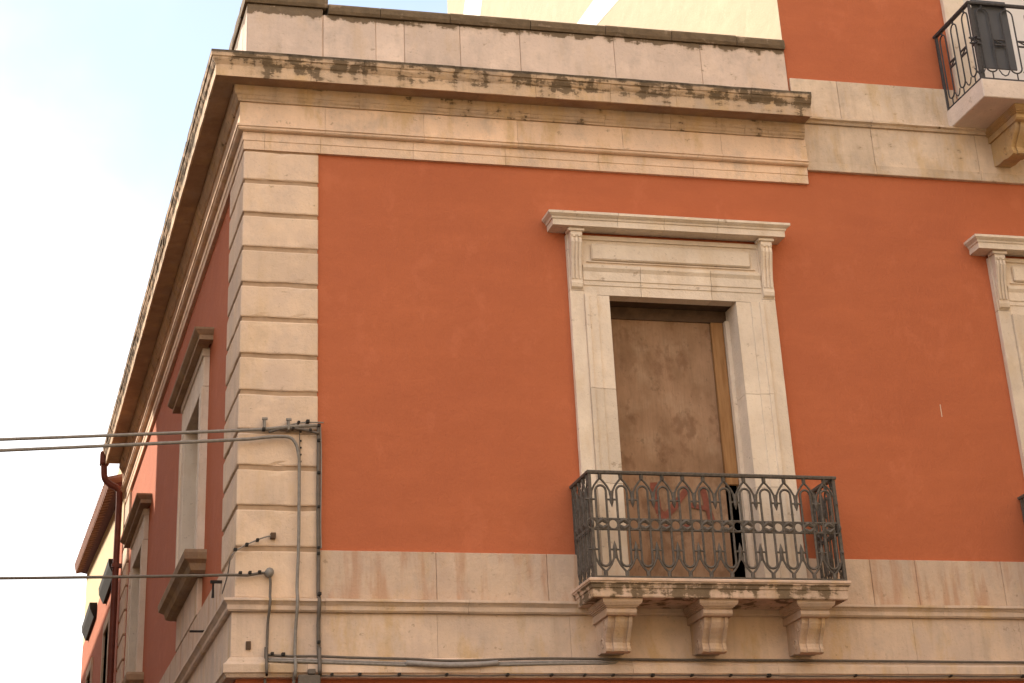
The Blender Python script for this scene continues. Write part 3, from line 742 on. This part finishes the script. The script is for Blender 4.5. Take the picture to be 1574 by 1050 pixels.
added_piazza_house(7.1, 30, 8.5, M['cream'], 'unseen tall cream house added at the right end of the piazza, facing the palazzo')
h = empty('added_piazza_house', (17, -12, GZ), 'unseen tall cream house added to close the right side of the piazza, at right angles to the palazzo', 'building', 'added unseen houses round the piazza')  # unseen wing, added to darken the right part of the front
holes = [(y_, y_ + 1.15, zb, zb + 2.2) for y_ in (-20, -16.6, -13.2, -9.8, -6.4, -3) for zb in (-8.9, -4.6, -.6, 3.2, 6.6)]
bm = bmesh.new(); wall_cells(-22, -1, GZ, 10, holes, lambda p, q, a, b: box(bm, 13.7, 14.1, p, q, a, b)); box(bm, 14.1, 20, -22, -21.6, GZ, 10); box(bm, 14.1, 20, -1.4, -1, GZ, 10)
obj('wall', bm, M['cream'], h)
bm = bmesh.new(); box(bm, 13.4, 20, -22.1, -.9, 10, 10.25); obj('roof', bm, M['tile'], h)
for a, b, c, d in holes:
    bm = bmesh.new(); box(bm, 13.9, 13.95, a, b, c, d); obj('shutter', bm, M['wood'], h)
street_house('street_house', -1.0, 16.8, 6.68, M['umber'], 'tall brown house with shutters across the side street from the red palazzo')
street_house('street_house', 16.9, 42.0, 5.58, M['umber'], 'lower brown house further along the side street, left of the red palazzo')

# ------------------------------------------------------------------ cables
def cable(name, pts, r, mat, label, cat='cable', clips=(), sides=6, group=None, root=None):
    bm = bmesh.new(); tube(bm, pts, r, sides)
    o = obj(name, bm, mat, None, True, label, cat, group)
    for (x, y, z) in clips:
        bm = bmesh.new(); s_ = random.uniform(.010, .015); box(bm, x - s_, x + s_, y - .022, y + .03, z - s_ * .9, z + s_ * .9, bev=.003)
        obj('clip', bm, M['clip'], o)
    return o
cable('overhead_cable', catenary((-7.0, -.75, -3.28), (.214, -.05, -2.638), .02) + [Vector((.43, -.06, -2.61)), Vector((.694, -.05, -2.59))], .014, M['cable'],
      'upper of the two paired grey cables crossing the sky to the corner quoins', group='overhead cables crossing to the corner quoins', clips=[(.214, -.06, -2.64)])
cable('overhead_cable', [Vector(p) for p in catenary((-7.0, -.75, -3.40), (.10, -.06, -2.728), .02)] + smoothpts([(.187, -.06, -2.715), (.33, -.06, -2.700), (.44, -.06, -2.705), (.495, -.06, -2.76), (.520, -.06, -2.86), (.527, -.05, -2.97), (.527, -.05, -3.5)], 5) +
      smoothpts([(.524, -.05, -3.7), (.515, -.05, -3.95), (.512, -.10, -4.05), (.510, -.10, -4.15), (.504, -.06, -4.3), (.500, -.06, -4.5), (.497, -.12, -4.58), (.495, -.12, -4.67), (.494, -.05, -4.72), (.494, -.0, -5.6), (.494, .0, -9.0)], 4), .0145, M['cable'],
      'lower of the two paired grey cables, curving down the quoins beside the clipped bundle', group='overhead cables crossing to the corner quoins')
cable('overhead_cable', catenary((-7.0, -.75, -4.12), (-.02, -.06, -3.868), .03) + smoothpts([(.1, -.04, -3.865), (.26, -.04, -3.845), (.292, -.04, -3.90), (.290, -.05, -4.02), (.285, -.10, -4.08), (.280, -.09, -4.16), (.275, -.05, -4.25), (.27, -.05, -4.52), (.262, -.12, -4.58), (.262, -.12, -4.67), (.262, -.02, -4.75), (.262, -.0, -9.0)], 4), .012, M['cable_dark'],
      'single lowest overhead cable ending at the small round junction on the quoins', group='overhead cables crossing to the corner quoins', clips=[(.04, -.05, -3.85), (.12, -.05, -3.845), (.2, -.05, -3.84)])
bm = bmesh.new()
tube(bm, [(.283, .01, -3.84), (.283, -.06, -3.84)], .038, 10)
obj('junction_box', bm, M['cable'], None, True, 'small round grey junction knob on the quoin where the lowest cable turns down', 'junction box')
# clipped vertical bundle
b1 = cable('cable_bundle', smoothpts([(.694, -.04, -2.58), (.697, -.03, -2.8), (.694, -.03, -3.2), (.698, -.03, -3.7), (.695, -.04, -4.0), (.696, -.09, -4.06), (.695, -.09, -4.15), (.694, -.055, -4.25), (.697, -.055, -4.5), (.696, -.12, -4.58), (.696, -.12, -4.67), (.70, -.04, -4.75), (.70, -.0, -9)], 4), .017, M['cable_dark'],
           'dark vertical cable bundle clipped along the right edge of the quoins', clips=[(.696, -.045, z) for z in (-2.59, -2.72, -3.0, -3.29, -3.63, -3.68)] + [(.696, -.10, -4.02), (.696, -.07, -4.4), (.696, -.075, -4.5)])
bm = bmesh.new(); tube(bm, smoothpts([(.712, -.03, -2.58), (.722, -.02, -2.9), (.717, -.02, -3.4), (.722, -.02, -3.63)], 5), .007, 5); obj('thin_strand', bm, M['cable_pale'], b1)
bm = bmesh.new(); tube(bm, smoothpts([(.53, -.02, -2.60), (.535, -.02, -2.75), (.54, -.02, -2.9), (.54, -.02, -3.0)], 5), .004, 5); st = obj('thin_strand', bm, M['cable_dark'], b1)
for z in (-2.64, -2.72, -2.78, -2.84, -2.90):
    bm = bmesh.new(); box(bm, .535, .55, -.03, -.01, z - .006, z + .006); obj('clip', bm, M['clip'], b1)
# cables running over the head of the two overhead wires
cable('feeder_cable', smoothpts([(.26, -.05, -2.66), (.40, -.06, -2.625), (.55, -.06, -2.632), (.70, -.05, -2.66)], 5), .012, M['cable_dark'], 'short dark cable sagging over the quoins between overhead wires and bundle', clips=[(.47, -.06, -2.625), (.62, -.06, -2.635)])
cable('feeder_cable', smoothpts([(.33, -.04, -2.625), (.50, -.04, -2.575), (.62, -.04, -2.56), (.74, -.03, -2.558)], 5), .006, M['cable'], 'thin upper wire with tiny clips rising to the right edge of the quoins', clips=[(.52, -.04, -2.565), (.60, -.04, -2.555)])
for x_ in (.222, .430):
    bm = bmesh.new(); box(bm, x_ - .010, x_ + .010, -.075, .01, -2.64, -2.545, bev=.003); box(bm, x_ - .024, x_ + .024, -.08, -.06, -2.562, -2.54, bev=.003)
    obj('cable_peg', bm, M['cable'], None, False, 'small upright grey peg holding the overhead wires, %s one on the quoin' % ('left' if x_ < .3 else 'right'), 'bracket', 'upright pegs holding the overhead wires')
# horizontal run along the lower moulding
hr = cable('horizontal_cable', smoothpts([(.262, -.06, -4.50), (.45, -.07, -4.512), (.70, -.07, -4.512), (1.0, -.07, -4.522), (1.45, -.075, -4.53), (1.8, -.085, -4.545), (2.3, -.08, -4.53), (2.7, -.075, -4.522), (3.6, -.075, -4.528), (5, -.075, -4.53), (8, -.075, -4.54), (12, -.075, -4.54)], 5), .011, M['cable_dark'],
           'upper dark horizontal cable lying along the lower stone moulding', group='cables along the lower moulding', clips=[(.31, -.08, -4.495), (.40, -.08, -4.5)])
for dz, rr, mm, lb in ((-.02, .008, 'cable_pale', 'pale thin cable running just below the upper horizontal cable'), (-.038, .013, 'cable', 'thick grey cable lowest of the bunch along the lower moulding')):
    cable('horizontal_cable', smoothpts([(.27, -.065, -4.51 + dz), (.5, -.085, -4.518 + dz), (.72, -.085, -4.525 + dz), (1.1, -.085, -4.535 + dz), (1.5, -.09, -4.545 + dz), (2.2, -.09, -4.54 + dz), (2.7, -.085, -4.528 + dz), (3.15, -.075, -4.525 + dz), (3.32, -.02, -4.527 + dz)], 5), rr, M[mm], lb, group='cables along the lower moulding')
cable('cable_sleeve', smoothpts([(1.42, -.10, -4.565), (1.50, -.11, -4.572), (1.62, -.115, -4.580), (1.80, -.12, -4.586), (2.0, -.115, -4.580), (2.10, -.11, -4.572), (2.2, -.10, -4.562)], 4), .021, M['cable_pale'], 'pale grey sleeve bulging from the horizontal cables under the wall band', 'conduit', sides=10)
xs = [.80, 1.03, 1.36, 1.76, 2.28, 2.66, 2.95, 3.2, 3.55, 3.9, 4.25, 4.6, 5.4, 6.3, 7.0]
pts = []
for i, (a, b) in enumerate(zip(xs, xs[1:])):
    for k in range(4):
        t = k / 4; pts.append(Vector((a + (b - a) * t, -.098, -4.668 + .012 * min(1, (a - .8) / 1.5) - .035 * t * (1 - t) * (b - a))))
cable('lower_moulding_cable', [Vector((.70, -.10, -4.67))] + pts + [Vector((7.0, -.098, -4.655)), Vector((12, -.098, -4.655))], .0065, M['cable_dark'], 'thin dark cable pinned along the bottom edge of the lower moulding', clips=[(x_, -.098, -4.658) for x_ in xs])
bm = bmesh.new(); box(bm, .52, .70, -.13, -.085, -4.74, -4.665, bev=.006); box(bm, .60, .66, -.135, -.09, -4.66, -4.62, bev=.004)
obj('junction_box', bm, M['cable_dark'], None, False, 'dark junction box under the lower moulding beside the cable bundle', 'junction box')
# beaded guy wire on the quoins
o = cable('guy_wire', smoothpts([(.315, -.03, -3.535), (.24, -.035, -3.55), (.12, -.04, -3.60), (.02, -.045, -3.655), (-.04, -.05, -3.72), (-.045, .12, -3.83), (-.04, .5, -3.9)], 5), .006, M['cable'], 'thin beaded guy wire slanting from a wall anchor across the quoins to the corner', 'wire', clips=[(.18, -.04, -3.575), (.09, -.045, -3.615), (-.005, -.05, -3.66)])
bm = bmesh.new(); box(bm, .29, .335, -.045, .0, -3.56, -3.51, bev=.004); obj('wall_anchor', bm, M['board_dark'], o)
# hook and peg on the side facade
bm = bmesh.new(); box(bm, -.10, -.0, .86, .90, -3.735, -3.715); tube(bm, [(-.075, .88, -3.725), (-.075, .88, -3.86)], [.008, .014], 6)
obj('wall_hook', bm, M['clip'], None, False, 'small dark hanging hook on the side facade beside the near quoin', 'hook')
bm = bmesh.new(); tube(bm, [(-.19, 1.62, -4.0), (.01, 1.62, -4.0)], .011, 6)
obj('wall_rod', bm, M['clip'], None, False, 'short dark horizontal rod sticking out of the side base band', 'rod')
# cable bracket on the side wall: small nail plates
for (x_, z_) in ((.12, -4.42),):
    bm = bmesh.new(); box(bm, x_ - .02, x_ + .02, -.04, -.01, z_ - .035, z_ + .03, bev=.003); obj('wall_plate', bm, M['board_dark'], None, False, 'tiny brown plate fixed on the base course near the corner', 'plate')
